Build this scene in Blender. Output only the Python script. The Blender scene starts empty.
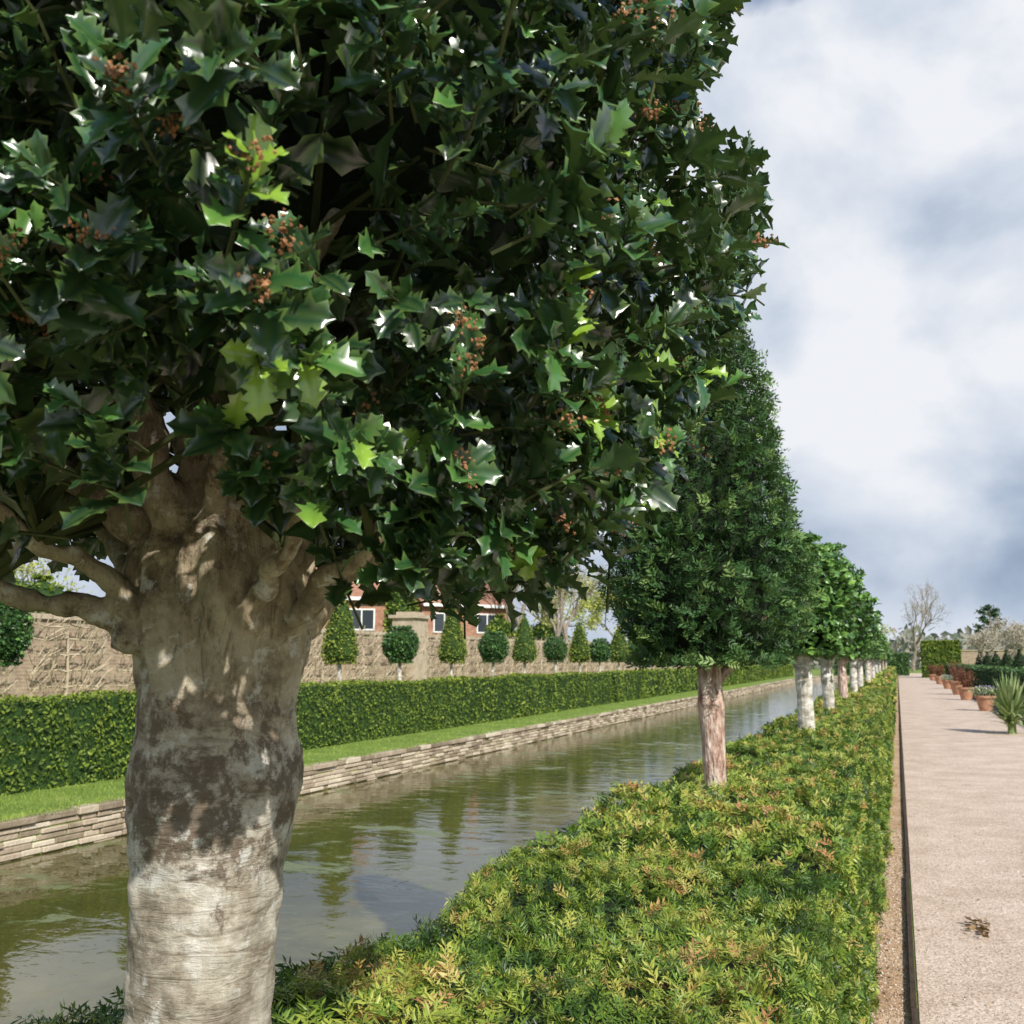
import bpy, math, random
import numpy as np
from mathutils import Vector
rng=np.random.default_rng(7); random.seed(7)
scene=bpy.context.scene
COL=scene.collection

# ---------------------------------------------------------------- helpers
def norm(v):
    return v/np.maximum(np.linalg.norm(v,axis=-1,keepdims=True),1e-9)
def sn(x,y,z=0.0,f=1.0,s=0.0):
    return (np.sin(f*(1.0*x+.31*y)+s)+np.sin(f*(.47*y*2.1-.6*x+.4*z)+s*2.3+1)+np.sin(f*(1.7*z+.9*y+.35*x)+s*.7+2)+
            np.sin(f*2.3*(x*.8-y*.7+z*.5)+s*3.1)*.6+np.sin(f*3.9*(x*.5+y*.8-z*.7)+s*1.9)*.35)/3.2
class MB:
    def __init__(s): s.V=[];s.L=[];s.S=[];s.T=[];s.E=[];s.M=[];s.n=0
    def add(s,V,L,S,tint=0.5,edge=0.0,mat=0):
        V=np.asarray(V,float).reshape(-1,3);n=len(V)
        s.V.append(V);s.L.append(np.asarray(L,np.int64).ravel()+s.n);s.S.append(np.asarray(S,np.int64))
        s.T.append(np.broadcast_to(np.asarray(tint,float),(n,)).copy());s.E.append(np.broadcast_to(np.asarray(edge,float),(n,)).copy())
        s.M.append(np.full(len(S),mat,np.int64));s.n+=n
    def faces(s,V,F,tint=.5,edge=0.,mat=0):
        s.add(V,[i for f in F for i in f],[len(f) for f in F],tint,edge,mat)
    def inst(s,tm,pos,d,nrm,scale,tint,mat=0,wid=None):
        if len(pos)==0: return
        TV,TF,TE=tm
        d=norm(d);x=norm(np.cross(d,nrm));z=np.cross(x,d)
        M=np.stack([x,d,z],axis=-1)
        sc=np.broadcast_to(np.asarray(scale,float),(len(pos),))
        V=np.einsum('mij,nj->mni',M,TV)*sc[:,None,None]+pos[:,None,:]
        m=len(pos);n=len(TV)
        fl=np.array([i for f in TF for i in f]);sz=np.array([len(f) for f in TF])
        L=(fl[None,:]+(np.arange(m)*n)[:,None]).ravel()
        s.add(V.reshape(-1,3),L,np.tile(sz,m),np.repeat(np.broadcast_to(tint,(m,)),n),np.tile(TE,m),mat)
    def box(s,a,b,tint=.5,mat=0):
        x0,y0,z0=a;x1,y1,z1=b
        V=[(x0,y0,z0),(x1,y0,z0),(x1,y1,z0),(x0,y1,z0),(x0,y0,z1),(x1,y0,z1),(x1,y1,z1),(x0,y1,z1)]
        s.faces(V,[(0,3,2,1),(4,5,6,7),(0,1,5,4),(1,2,6,5),(2,3,7,6),(3,0,4,7)],tint,0,mat)
    def tube(s,P,R,k=6,tint=.5,mat=0,cap=True):
        P=np.asarray(P,float);n=len(P);R=np.asarray(R,float)
        T=norm(np.gradient(P,axis=0)); ref=np.array([0.13,.21,.97]) if abs(T[0][2])<.9 else np.array([1.,.1,0])
        X=norm(np.cross(T,ref));Y=np.cross(T,X)
        a=np.arange(k)*2*np.pi/k
        V=P[:,None,:]+R[:,None,None]*(np.cos(a)[None,:,None]*X[:,None,:]+np.sin(a)[None,:,None]*Y[:,None,:])
        F=[(i*k+j,i*k+(j+1)%k,(i+1)*k+(j+1)%k,(i+1)*k+j) for i in range(n-1) for j in range(k)]
        if cap: F+= [tuple(range(k))[::-1],tuple((n-1)*k+j for j in range(k))]
        s.faces(V.reshape(-1,3),F,tint,0,mat)
    def lathe(s,prof,c,k=24,tint=.5,mat=0,noise=0,seed=0):
        prof=np.asarray(prof,float);n=len(prof);a=np.arange(k)*2*np.pi/k
        r=prof[:,0][:,None];z=prof[:,1][:,None]+0*a[None,:]
        x=r*np.cos(a);y=r*np.sin(a)
        if noise:
            q=1+noise*sn(x*3,y*3,z*3,2.2,seed);x=x*q;y=y*q
        V=np.stack([x+c[0],y+c[1],z+c[2]],-1).reshape(-1,3)
        F=[(i*k+j,i*k+(j+1)%k,(i+1)*k+(j+1)%k,(i+1)*k+j) for i in range(n-1) for j in range(k)]
        F+= [tuple(range(k))[::-1],tuple((n-1)*k+j for j in range(k))]
        s.faces(V,F,tint,0,mat)
    def finish(s,name,mats,smooth=False,parent=None):
        V=np.concatenate(s.V);L=np.concatenate(s.L);S=np.concatenate(s.S)
        me=bpy.data.meshes.new(name)
        me.vertices.add(len(V));me.vertices.foreach_set('co',V.astype(np.float32).ravel())
        me.loops.add(len(L));me.loops.foreach_set('vertex_index',L.astype(np.int32))
        me.polygons.add(len(S));st=np.concatenate([[0],np.cumsum(S)[:-1]])
        me.polygons.foreach_set('loop_start',st.astype(np.int32))
        me.polygons.foreach_set('material_index',np.concatenate(s.M).astype(np.int32))
        for m in mats: me.materials.append(m)
        for nm,arr in (('tint',s.T),('edge',s.E)):
            at=me.attributes.new(nm,'FLOAT','POINT');at.data.foreach_set('value',np.concatenate(arr).astype(np.float32))
        me.update(calc_edges=True)
        me.polygons.foreach_set('use_smooth',np.full(len(S),smooth,bool))
        me.update()
        ob=bpy.data.objects.new(name,me);COL.objects.link(ob)
        if parent: ob.parent=parent
        return ob
def empty(name,loc=(0,0,0)):
    e=bpy.data.objects.new(name,None);COL.objects.link(e);e.empty_display_size=.2
    return e

# ---------------------------------------------------------------- materials
def newmat(name):
    m=bpy.data.materials.new(name);m.use_nodes=True;nt=m.node_tree
    for n in list(nt.nodes): nt.nodes.remove(n)
    return m,nt
def N(nt,t,**k):
    n=nt.nodes.new(t)
    for a,b in k.items():
        if a in n.inputs: n.inputs[a].default_value=b
        else: setattr(n,a,b)
    return n
def ramp(nt,stops,fac=None):
    r=nt.nodes.new('ShaderNodeValToRGB');e=r.color_ramp.elements
    while len(e)<len(stops): e.new(.5)
    for i,(p,c) in enumerate(stops): e[i].position=p;e[i].color=(*c,1) if len(c)==3 else c
    if fac is not None: nt.links.new(fac,r.inputs[0])
    return r
def mixc(nt,a,b,fac,mode='MIX'):
    m=nt.nodes.new('ShaderNodeMix');m.data_type='RGBA';m.blend_type=mode
    for s,v in ((m.inputs[6],a),(m.inputs[7],b)):
        if isinstance(v,tuple): s.default_value=(*v,1)
        else: nt.links.new(v,s)
    if isinstance(fac,(int,float)): m.inputs[0].default_value=fac
    else: nt.links.new(fac,m.inputs[0])
    return m.outputs[2]
def leafmat(name,stops,rough=.5,transl=.25,spec=.4,edge=None,tr=(.35,.5,.05),nscale=3.0,back=None,coat=0):
    m,nt=newmat(name);l=nt.links.new
    at=N(nt,'ShaderNodeAttribute',attribute_name='tint')
    tc=N(nt,'ShaderNodeTexCoord');no=N(nt,'ShaderNodeTexNoise',Scale=nscale,Detail=2.0);l(tc.outputs['Object'],no.inputs['Vector'])
    ad=N(nt,'ShaderNodeMath',operation='MULTIPLY_ADD');l(no.outputs[0],ad.inputs[0]);ad.inputs[1].default_value=.8;ad.inputs[2].default_value=-.4
    a2=N(nt,'ShaderNodeMath',operation='ADD',use_clamp=True);l(at.outputs['Fac'],a2.inputs[0]);l(ad.outputs[0],a2.inputs[1])
    r=ramp(nt,stops,a2.outputs[0]);c=r.outputs[0]
    if edge:
        ae=N(nt,'ShaderNodeAttribute',attribute_name='edge')
        c=mixc(nt,c,edge,ae.outputs['Fac'])
    if back:
        g=N(nt,'ShaderNodeNewGeometry')
        c=mixc(nt,c,back,g.outputs['Backfacing'])
    p=N(nt,'ShaderNodeBsdfPrincipled',Roughness=rough);p.inputs['Specular IOR Level'].default_value=spec
    if coat: p.inputs['Coat Weight'].default_value=coat;p.inputs['Coat Roughness'].default_value=.22
    l(c,p.inputs['Base Color'])
    o=N(nt,'ShaderNodeOutputMaterial')
    if transl>0:
        t=N(nt,'ShaderNodeBsdfTranslucent');tcx=mixc(nt,c,tr,.35);l(tcx,t.inputs[0])
        mx=N(nt,'ShaderNodeMixShader');mx.inputs[0].default_value=transl
        l(p.outputs[0],mx.inputs[1]);l(t.outputs[0],mx.inputs[2]);l(mx.outputs[0],o.inputs[0])
    else: l(p.outputs[0],o.inputs[0])
    return m
def surf(name,stops,scale=5,rough=.8,bump=.3,bscale=40,bdist=.01,stretch=(1,1,1),tintmix=0.0,detail=6,spec=.3,coords='Object'):
    m,nt=newmat(name);l=nt.links.new
    tc=N(nt,'ShaderNodeTexCoord');mp=N(nt,'ShaderNodeMapping');mp.inputs['Scale'].default_value=stretch;l(tc.outputs[coords],mp.inputs[0])
    no=N(nt,'ShaderNodeTexNoise',Scale=scale,Detail=float(detail),Roughness=.65);l(mp.outputs[0],no.inputs['Vector'])
    f=no.outputs[0]
    if tintmix:
        at=N(nt,'ShaderNodeAttribute',attribute_name='tint');mm=N(nt,'ShaderNodeMix');mm.inputs[0].default_value=tintmix
        l(f,mm.inputs[2]);l(at.outputs['Fac'],mm.inputs[3]);f=mm.outputs[0]
    r=ramp(nt,stops,f)
    p=N(nt,'ShaderNodeBsdfPrincipled',Roughness=rough);p.inputs['Specular IOR Level'].default_value=spec
    l(r.outputs[0],p.inputs['Base Color'])
    if bump:
        n2=N(nt,'ShaderNodeTexNoise',Scale=float(bscale),Detail=5.0);l(mp.outputs[0],n2.inputs['Vector'])
        b=N(nt,'ShaderNodeBump',Strength=bump,Distance=bdist);l(n2.outputs[0],b.inputs['Height']);l(b.outputs[0],p.inputs['Normal'])
    o=N(nt,'ShaderNodeOutputMaterial');l(p.outputs[0],o.inputs[0])
    return m

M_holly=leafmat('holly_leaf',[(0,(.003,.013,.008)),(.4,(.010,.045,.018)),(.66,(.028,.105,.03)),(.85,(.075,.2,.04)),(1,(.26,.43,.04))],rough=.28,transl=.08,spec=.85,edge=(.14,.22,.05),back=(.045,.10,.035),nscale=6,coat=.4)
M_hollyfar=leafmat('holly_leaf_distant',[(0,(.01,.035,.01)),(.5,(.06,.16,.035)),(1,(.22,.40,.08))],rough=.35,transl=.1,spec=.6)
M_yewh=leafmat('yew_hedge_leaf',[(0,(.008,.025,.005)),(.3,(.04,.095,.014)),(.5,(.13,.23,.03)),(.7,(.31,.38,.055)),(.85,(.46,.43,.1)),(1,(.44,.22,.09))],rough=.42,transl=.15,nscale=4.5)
M_yewt=leafmat('yew_tree_leaf',[(0,(.012,.035,.012)),(.5,(.06,.145,.042)),(1,(.25,.37,.1))],rough=.5,transl=.08,nscale=8)
M_yewfar=leafmat('yew_far_leaf',[(0,(.03,.06,.008)),(.5,(.14,.21,.022)),(1,(.34,.40,.05))],rough=.6,transl=.1,nscale=1.6)
M_cone=leafmat('clipped_cone_leaf',[(0,(.06,.10,.015)),(.5,(.2,.27,.035)),(1,(.38,.42,.07))],rough=.6,transl=.1,nscale=3)
M_core=surf('foliage_core_shaded',[(.3,(.004,.008,.003)),(.7,(.015,.028,.008))],scale=14,bump=.8,bscale=30,bdist=.03)  # near-black solid behind leaves: shade of the gaps put into its colour
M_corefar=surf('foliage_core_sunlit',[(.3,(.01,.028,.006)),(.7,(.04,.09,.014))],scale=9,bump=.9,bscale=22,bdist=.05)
M_grassb=leafmat('grass_blade',[(0,(.1,.17,.025)),(.5,(.22,.34,.05)),(1,(.4,.48,.1))],rough=.6,transl=.2,nscale=1)
M_bark2=surf('yew_bark',[(.3,(.12,.06,.045)),(.41,(.34,.2,.15)),(.52,(.58,.43,.35)),(.68,(.74,.65,.57))],scale=17,bump=1.0,bscale=18,bdist=.03,stretch=(2,2,.7))
M_bark3=surf('pale_bark',[(.3,(.18,.16,.12)),(.45,(.42,.39,.32)),(.6,(.74,.71,.64))],scale=11,bump=.5,bscale=30,bdist=.01,stretch=(1,1,1.5))
M_twig=surf('twig_bark',[(.3,(.03,.045,.015)),(.7,(.08,.09,.03))],scale=20,bump=0)
M_baretwig=surf('bare_tree_bark',[(.3,(.16,.13,.1)),(.7,(.34,.29,.23))],scale=3,bump=0)
M_berry=surf('holly_bud',[(.3,(.16,.07,.03)),(.7,(.44,.23,.11))],scale=60,bump=0,rough=.6,tintmix=.3)
M_budleaf=leafmat('spring_bud_leaf',[(0,(.2,.24,.05)),(.5,(.4,.45,.08)),(1,(.58,.56,.2))],transl=.2)
M_catkin=leafmat('pale_blossom',[(0,(.34,.28,.2)),(1,(.68,.63,.54))],transl=.1)
M_distant=leafmat('distant_foliage',[(0,(.07,.10,.06)),(.4,(.15,.17,.12)),(.75,(.25,.23,.19)),(1,(.33,.3,.25))],transl=0,nscale=.05)  # greyed stops: distance haze put into the foliage colour
M_stone=surf('canal_stone',[(.2,(.17,.13,.085)),(.5,(.46,.38,.28)),(.8,(.70,.62,.49))],scale=3,bump=.7,bscale=25,bdist=.02,tintmix=.45)
M_white=surf('white_paint',[(.3,(.72,.72,.7)),(.7,(.8,.8,.78))],scale=3,bump=0,rough=.5)
M_terra=surf('terracotta',[(.3,(.36,.17,.1)),(.7,(.56,.32,.2))],scale=9,bump=.3,bscale=40)
M_soil=surf('soil',[(.3,(.03,.02,.012)),(.7,(.09,.06,.035))],scale=20,bump=.6)
M_wood=surf('edging_board',[(.3,(.03,.02,.013)),(.7,(.09,.06,.04))],scale=9,bump=.4,stretch=(6,1,6))
M_yucca=leafmat('yucca_leaf',[(0,(.12,.2,.06)),(.5,(.28,.38,.14)),(1,(.5,.55,.28))],transl=.1)
M_redtwig=leafmat('red_shrub_leaf',[(0,(.09,.03,.02)),(1,(.26,.11,.06))],transl=.1)
M_lav=leafmat('lavender_petal',[(0,(.3,.25,.45)),(1,(.55,.47,.68))],transl=.1)
M_vine=surf('espalier_wood',[(.3,(.36,.29,.19)),(.7,(.62,.54,.4))],scale=8,bump=0)
M_dead=leafmat('dead_leaf',[(0,(.12,.07,.03)),(1,(.34,.22,.1))],transl=.05)
M_glass,nt=newmat('window_glass');p=N(nt,'ShaderNodeBsdfPrincipled',Roughness=.08);p.inputs['Base Color'].default_value=(.04,.05,.06,1);o=N(nt,'ShaderNodeOutputMaterial');nt.links.new(p.outputs[0],o.inputs[0])

def brick(name,c1,c2,mo,sc):
    m,nt=newmat(name);l=nt.links.new
    tc=N(nt,'ShaderNodeTexCoord');sp=N(nt,'ShaderNodeSeparateXYZ');l(tc.outputs['Object'],sp.inputs[0])
    ad=N(nt,'ShaderNodeMath',operation='ADD');l(sp.outputs[0],ad.inputs[0]);l(sp.outputs[1],ad.inputs[1])
    cb=N(nt,'ShaderNodeCombineXYZ');l(ad.outputs[0],cb.inputs[0]);l(sp.outputs[2],cb.inputs[1])
    b=N(nt,'ShaderNodeTexBrick',Scale=sc);l(cb.outputs[0],b.inputs['Vector'])
    b.inputs['Color1'].default_value=(*c1,1);b.inputs['Color2'].default_value=(*c2,1);b.inputs['Mortar'].default_value=(*mo,1)
    b.inputs['Mortar Size'].default_value=.012;b.inputs['Brick Width'].default_value=.23;b.inputs['Row Height'].default_value=.075
    no=N(nt,'ShaderNodeTexNoise',Scale=5.0,Detail=9.0,Roughness=.7);l(tc.outputs['Object'],no.inputs['Vector'])
    r=ramp(nt,[(.3,(.55,.52,.5)),(.7,(1.2,1.18,1.12))],no.outputs[0])
    c=mixc(nt,b.outputs[0],r.outputs[0],1.0,'MULTIPLY')
    p=N(nt,'ShaderNodeBsdfPrincipled',Roughness=.9);l(c,p.inputs['Base Color']);o=N(nt,'ShaderNodeOutputMaterial');l(p.outputs[0],o.inputs[0])
    return m
M_brickw=brick('old_garden_brick',(.34,.24,.17),(.44,.34,.25),(.44,.38,.3),1)
M_brickh=brick('house_brick',(.36,.13,.075),(.44,.19,.11),(.4,.31,.24),1)
M_tile=surf('roof_tile',[(.3,(.24,.12,.08)),(.7,(.42,.23,.15))],scale=4,bump=.6,bscale=6,bdist=.05,stretch=(1,1,4))

# holly trunk bark
M_bark,nt=newmat('holly_bark');l=nt.links.new
tc=N(nt,'ShaderNodeTexCoord')
sp=N(nt,'ShaderNodeSeparateXYZ');l(tc.outputs['Object'],sp.inputs[0])
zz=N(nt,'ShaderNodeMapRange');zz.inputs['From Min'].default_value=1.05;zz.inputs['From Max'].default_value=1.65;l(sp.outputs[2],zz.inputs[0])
n1=N(nt,'ShaderNodeTexNoise',Scale=13.0,Detail=10.0,Roughness=.72);l(tc.outputs['Object'],n1.inputs['Vector'])
r1=ramp(nt,[(.32,(.17,.14,.1)),(.42,(.34,.29,.22)),(.52,(.52,.47,.38)),(.66,(.74,.71,.64))],n1.outputs[0])
mp=N(nt,'ShaderNodeMapping');mp.inputs['Scale'].default_value=(6,6,42);l(tc.outputs['Object'],mp.inputs[0])
n2=N(nt,'ShaderNodeTexNoise',Scale=1.5,Detail=7.0,Roughness=.7,Distortion=.8);l(mp.outputs[0],n2.inputs['Vector'])
mpv=N(nt,'ShaderNodeMapping');mpv.inputs['Scale'].default_value=(45,45,9);l(tc.outputs['Object'],mpv.inputs[0])
n2v=N(nt,'ShaderNodeTexNoise',Scale=1.2,Detail=7.0,Roughness=.68,Distortion=1.2);l(mpv.outputs[0],n2v.inputs['Vector'])
zf=ramp(nt,[(.62,(0,0,0)),(.85,(1,1,1))],zz.outputs[0])
wr=N(nt,'ShaderNodeMix');l(zf.outputs[0],wr.inputs[0]);l(n2.outputs[0],wr.inputs[2]);l(n2v.outputs[0],wr.inputs[3])
r2=ramp(nt,[(.35,(.38,.32,.24)),(.46,(1,1,1)),(1,(1,1,1))],wr.outputs[0])
c=mixc(nt,r1.outputs[0],r2.outputs[0],.75,'MULTIPLY')
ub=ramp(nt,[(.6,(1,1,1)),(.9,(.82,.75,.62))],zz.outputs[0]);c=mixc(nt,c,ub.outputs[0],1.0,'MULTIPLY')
n3=N(nt,'ShaderNodeTexNoise',Scale=22.0,Detail=9.0,Roughness=.78,Distortion=.3);l(tc.outputs['Object'],n3.inputs['Vector'])
n3b=N(nt,'ShaderNodeTexNoise',Scale=7.0,Detail=3.0);l(tc.outputs['Object'],n3b.inputs['Vector'])
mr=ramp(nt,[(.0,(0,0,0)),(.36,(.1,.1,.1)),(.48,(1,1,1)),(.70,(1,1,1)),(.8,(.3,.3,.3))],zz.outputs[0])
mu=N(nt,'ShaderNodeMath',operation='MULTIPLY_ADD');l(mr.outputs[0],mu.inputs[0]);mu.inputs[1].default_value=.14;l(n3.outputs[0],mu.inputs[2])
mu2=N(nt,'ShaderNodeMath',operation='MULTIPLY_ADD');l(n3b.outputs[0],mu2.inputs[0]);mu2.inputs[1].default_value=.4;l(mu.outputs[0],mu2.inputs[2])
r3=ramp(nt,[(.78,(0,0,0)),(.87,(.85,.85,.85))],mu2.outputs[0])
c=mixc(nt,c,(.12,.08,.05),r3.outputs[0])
n4=N(nt,'ShaderNodeTexNoise',Scale=26.0,Detail=8.0,Roughness=.72);mp4=N(nt,'ShaderNodeMapping');mp4.inputs['Location'].default_value=(3,1,7);l(tc.outputs['Object'],mp4.inputs[0]);l(mp4.outputs[0],n4.inputs['Vector'])
r4=ramp(nt,[(.56,(0,0,0)),(.63,(.7,.7,.7))],n4.outputs[0]);c=mixc(nt,c,(.72,.71,.66),r4.outputs[0])
p=N(nt,'ShaderNodeBsdfPrincipled',Roughness=.75);l(c,p.inputs['Base Color'])
hm=N(nt,'ShaderNodeMath',operation='MULTIPLY_ADD');l(wr.outputs[0],hm.inputs[0]);hm.inputs[1].default_value=1.1;l(n3.outputs[0],hm.inputs[2])
b=N(nt,'ShaderNodeBump',Strength=.85,Distance=.007);l(hm.outputs[0],b.inputs['Height']);l(b.outputs[0],p.inputs['Normal'])
o=N(nt,'ShaderNodeOutputMaterial');l(p.outputs[0],o.inputs[0])

M_ground=surf('lawn_ground',[(.25,(.09,.14,.025)),(.5,(.18,.27,.045)),(.75,(.3,.36,.08))],scale=1.5,bump=.8,bscale=60,bdist=.02,detail=9)
def gravel(name,a,b_,c_):
    m,nt=newmat(name);l=nt.links.new
    tc=N(nt,'ShaderNodeTexCoord')
    v=N(nt,'ShaderNodeTexVoronoi',Scale=110.0);l(tc.outputs['Object'],v.inputs['Vector'])
    n0=N(nt,'ShaderNodeTexNoise',Scale=1.6,Detail=10.0,Roughness=.72);l(tc.outputs['Object'],n0.inputs['Vector'])
    r=ramp(nt,[(.3,a),(.5,b_),(.72,c_)],n0.outputs[0])
    sc=N(nt,'ShaderNodeSeparateColor');l(v.outputs['Color'],sc.inputs[0])
    rr=ramp(nt,[(0,(.5,.46,.43)),(.4,(.92,.91,.9)),(1,(1.3,1.28,1.25))],sc.outputs[0])
    c=mixc(nt,r.outputs[0],rr.outputs[0],.9,'MULTIPLY')
    p=N(nt,'ShaderNodeBsdfPrincipled',Roughness=.9);l(c,p.inputs['Base Color'])
    n2=N(nt,'ShaderNodeTexNoise',Scale=60.0,Detail=6.0);l(tc.outputs['Object'],n2.inputs['Vector'])
    b=N(nt,'ShaderNodeBump',Strength=.8,Distance=.01);l(n2.outputs[0],b.inputs['Height']);l(b.outputs[0],p.inputs['Normal'])
    o=N(nt,'ShaderNodeOutputMaterial');l(p.outputs[0],o.inputs[0]);return m
M_path=gravel('gravel_path',(.47,.36,.27),(.62,.50,.40),(.74,.63,.53))
M_strip=gravel('gravel_strip',(.36,.22,.12),(.52,.36,.22),(.62,.48,.33))
M_peb=surf('pebble',[(.2,(.25,.18,.13)),(.5,(.56,.45,.35)),(.8,(.78,.72,.63))],scale=30,bump=0,tintmix=.8)

# water
M_water,nt=newmat('canal_water');l=nt.links.new
tc=N(nt,'ShaderNodeTexCoord')
n1=N(nt,'ShaderNodeTexNoise',Scale=.5,Detail=6.0,Roughness=.65);l(tc.outputs['Object'],n1.inputs['Vector'])
r=ramp(nt,[(.3,(.05,.05,.012)),(.55,(.1,.09,.025)),(.7,(.17,.15,.05))],n1.outputs[0])
na=N(nt,'ShaderNodeTexNoise',Scale=.9,Detail=10.0,Roughness=.72,Distortion=.5);mpa=N(nt,'ShaderNodeMapping');mpa.inputs['Scale'].default_value=(1,1.6,1);mpa.inputs['Location'].default_value=(4.3,1.1,0);l(tc.outputs['Object'],mpa.inputs[0]);l(mpa.outputs[0],na.inputs['Vector'])
ra=ramp(nt,[(.56,(0,0,0)),(.62,(.85,.85,.85))],na.outputs[0])
c=mixc(nt,r.outputs[0],(.14,.18,.06),ra.outputs[0])
p=N(nt,'ShaderNodeBsdfPrincipled');p.inputs['IOR'].default_value=1.42;l(c,p.inputs['Base Color'])
rr=N(nt,'ShaderNodeMapRange');rr.inputs['To Min'].default_value=.015;rr.inputs['To Max'].default_value=.4;l(ra.outputs[0],rr.inputs[0]);l(rr.outputs[0],p.inputs['Roughness'])
mp=N(nt,'ShaderNodeMapping');mp.inputs['Scale'].default_value=(1,1.4,1);l(tc.outputs['Object'],mp.inputs[0])
nb=N(nt,'ShaderNodeTexNoise',Scale=2.6,Detail=4.0,Roughness=.5,Distortion=.3);l(mp.outputs[0],nb.inputs['Vector'])
b=N(nt,'ShaderNodeBump',Strength=.26,Distance=.03);l(nb.outputs[0],b.inputs['Height']);l(b.outputs[0],p.inputs['Normal'])
o=N(nt,'ShaderNodeOutputMaterial');l(p.outputs[0],o.inputs[0])

# ---------------------------------------------------------------- templates
def quadt(w=.5):
    V=np.array([(-w*.1,0,0),(w*.1,0,0),(w*.5,.5,.06),(0,1,0),(-w*.5,.5,.06)]);return V,[(0,1,2,3,4)],np.zeros(5)
def hollyt(ns=5,seed=0,wav=1.0):
    r=np.random.default_rng(seed);K=ns*2+1
    V=[];E=[]
    for k in range(K+1):
        y=k/K
        w=.225*math.sin(math.pi*min(1,max(0,(y*.93+.03))))**.65
        if k==0: w=.02
        if k==K: w=.003
        for sx in (-1,-.5,0,.5,1):
            if abs(sx)==1:
                spine=(k%2==1) and 0<k<K
                x=w*(1.25 if spine else .86)+(.04 if spine else 0) if 0<k<K else w
                yy=y+(.055 if spine else -.012)
                z=.30*x+wav*(.085 if spine and (k//2+(sx>0))%2 else -.035 if spine else .0)+r.normal(0,.012)
                e=.8 if spine else .3
            else:
                x=abs(sx)*w*.95;yy=y;z=.34*x+(.03 if sx else 0);e=.25 if sx==0 else 0
            z-= .34*(y-.25)**2
            V.append((math.copysign(x,sx) if sx else 0,yy,z));E.append(e)
    F=[(i*5+j,i*5+j+1,(i+1)*5+j+1,(i+1)*5+j) for i in range(K) for j in range(4)]
    return np.array(V),F,np.array(E)
def sprigt(n=8,nl=.3,w=.045,seed=1):
    r=np.random.default_rng(seed);V=[];F=[];E=[]
    def q(a,b,c,d):
        i=len(V);V.extend([a,b,c,d]);F.append((i,i+1,i+2,i+3));E.extend([0]*4)
    q((-.012,0,0),(.012,0,0),(.008,1,.02),(-.008,1,.02))
    for k in range(n):
        y=.08+.9*k/n
        for sx in (-1,1):
            L=nl*(1-.3*(k/n))*r.uniform(.8,1.2);a=math.radians(r.uniform(30,70));dz=r.uniform(-.08,.2)
            dx,dy=sx*L*math.sin(a),L*math.cos(a);px,py=-dy/L*w*.5*sx,dx/L*w*.5*sx
            m=.5
            q((0,y,0),(dx*m+px,y+dy*m+py,dz*.4),(dx,y+dy,dz),(dx*m-px,y+dy*m-py,dz*.4))
    return np.array(V,float),F,np.array(E,float)
T_holly=[hollyt(5,1),hollyt(4,2,1.3),hollyt(5,3,.6)]
T_hollyS=hollyt(2,4)
T_spA=[sprigt(6,.42,.085,1),sprigt(5,.46,.09,2),sprigt(6,.36,.08,7)]
T_spB=[sprigt(3,.5,.15,3),sprigt(4,.42,.14,4)]
T_q=quadt(.55)
def randdir(m): return norm(rng.normal(size=(m,3)))

# ---------------------------------------------------------------- camera
f=1000.0;psi=math.radians(20.86);th=math.radians(8.42)
cam=bpy.data.cameras.new('camera');co=bpy.data.objects.new('camera',cam);COL.objects.link(co);scene.camera=co
cam.sensor_width=36;cam.lens=36*f/1024;cam.clip_start=.02;cam.clip_end=3000
co.location=(0,0,1.55);co.rotation_euler=(math.pi/2+th,0,psi)
cam.dof.use_dof=True;cam.dof.focus_distance=1.7;cam.dof.aperture_fstop=14

# ---------------------------------------------------------------- light
SX,SY=.74,-.67
sunv=Vector((SX*math.cos(math.radians(38)),SY*math.cos(math.radians(38)),math.sin(math.radians(38)))).normalized()
sd=bpy.data.lights.new('sun','SUN');sd.energy=5.0;sd.angle=math.radians(.53);sd.color=(1,.95,.87)
so=bpy.data.objects.new('sun',sd);COL.objects.link(so);so.rotation_euler=sunv.to_track_quat('Z','Y').to_euler();so.location=(5,-5,20)
w=bpy.data.worlds.new('World');scene.world=w;w.use_nodes=True;nt=w.node_tree
for n in list(nt.nodes): nt.nodes.remove(n)
l=nt.links.new
sk=N(nt,'ShaderNodeTexSky',sky_type='NISHITA',sun_disc=False);sk.sun_elevation=math.radians(38);sk.sun_rotation=math.atan2(SX,SY)
hs=N(nt,'ShaderNodeHueSaturation',Saturation=1.25);l(sk.outputs[0],hs.inputs['Color'])
bg=N(nt,'ShaderNodeBackground',Strength=.14);l(hs.outputs[0],bg.inputs[0])
tc=N(nt,'ShaderNodeTexCoord')
sp=N(nt,'ShaderNodeSeparateXYZ');l(tc.outputs['Generated'],sp.inputs[0])
mp=N(nt,'ShaderNodeMapping');mp.inputs['Scale'].default_value=(1,1,1.4);mp.inputs['Location'].default_value=(.35,.1,.2);l(tc.outputs['Generated'],mp.inputs[0])
n1=N(nt,'ShaderNodeTexNoise',Scale=2.4,Detail=9.0,Roughness=.52,Distortion=.25);l(mp.outputs[0],n1.inputs['Vector'])
n2=N(nt,'ShaderNodeTexNoise',Scale=4.2,Detail=9.0,Roughness=.5,Distortion=.15);mp2=N(nt,'ShaderNodeMapping');mp2.inputs['Location'].default_value=(2.3,.2,.55);mp2.inputs['Scale'].default_value=(1,1,1.3);l(tc.outputs['Generated'],mp2.inputs[0]);l(mp2.outputs[0],n2.inputs['Vector'])
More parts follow.
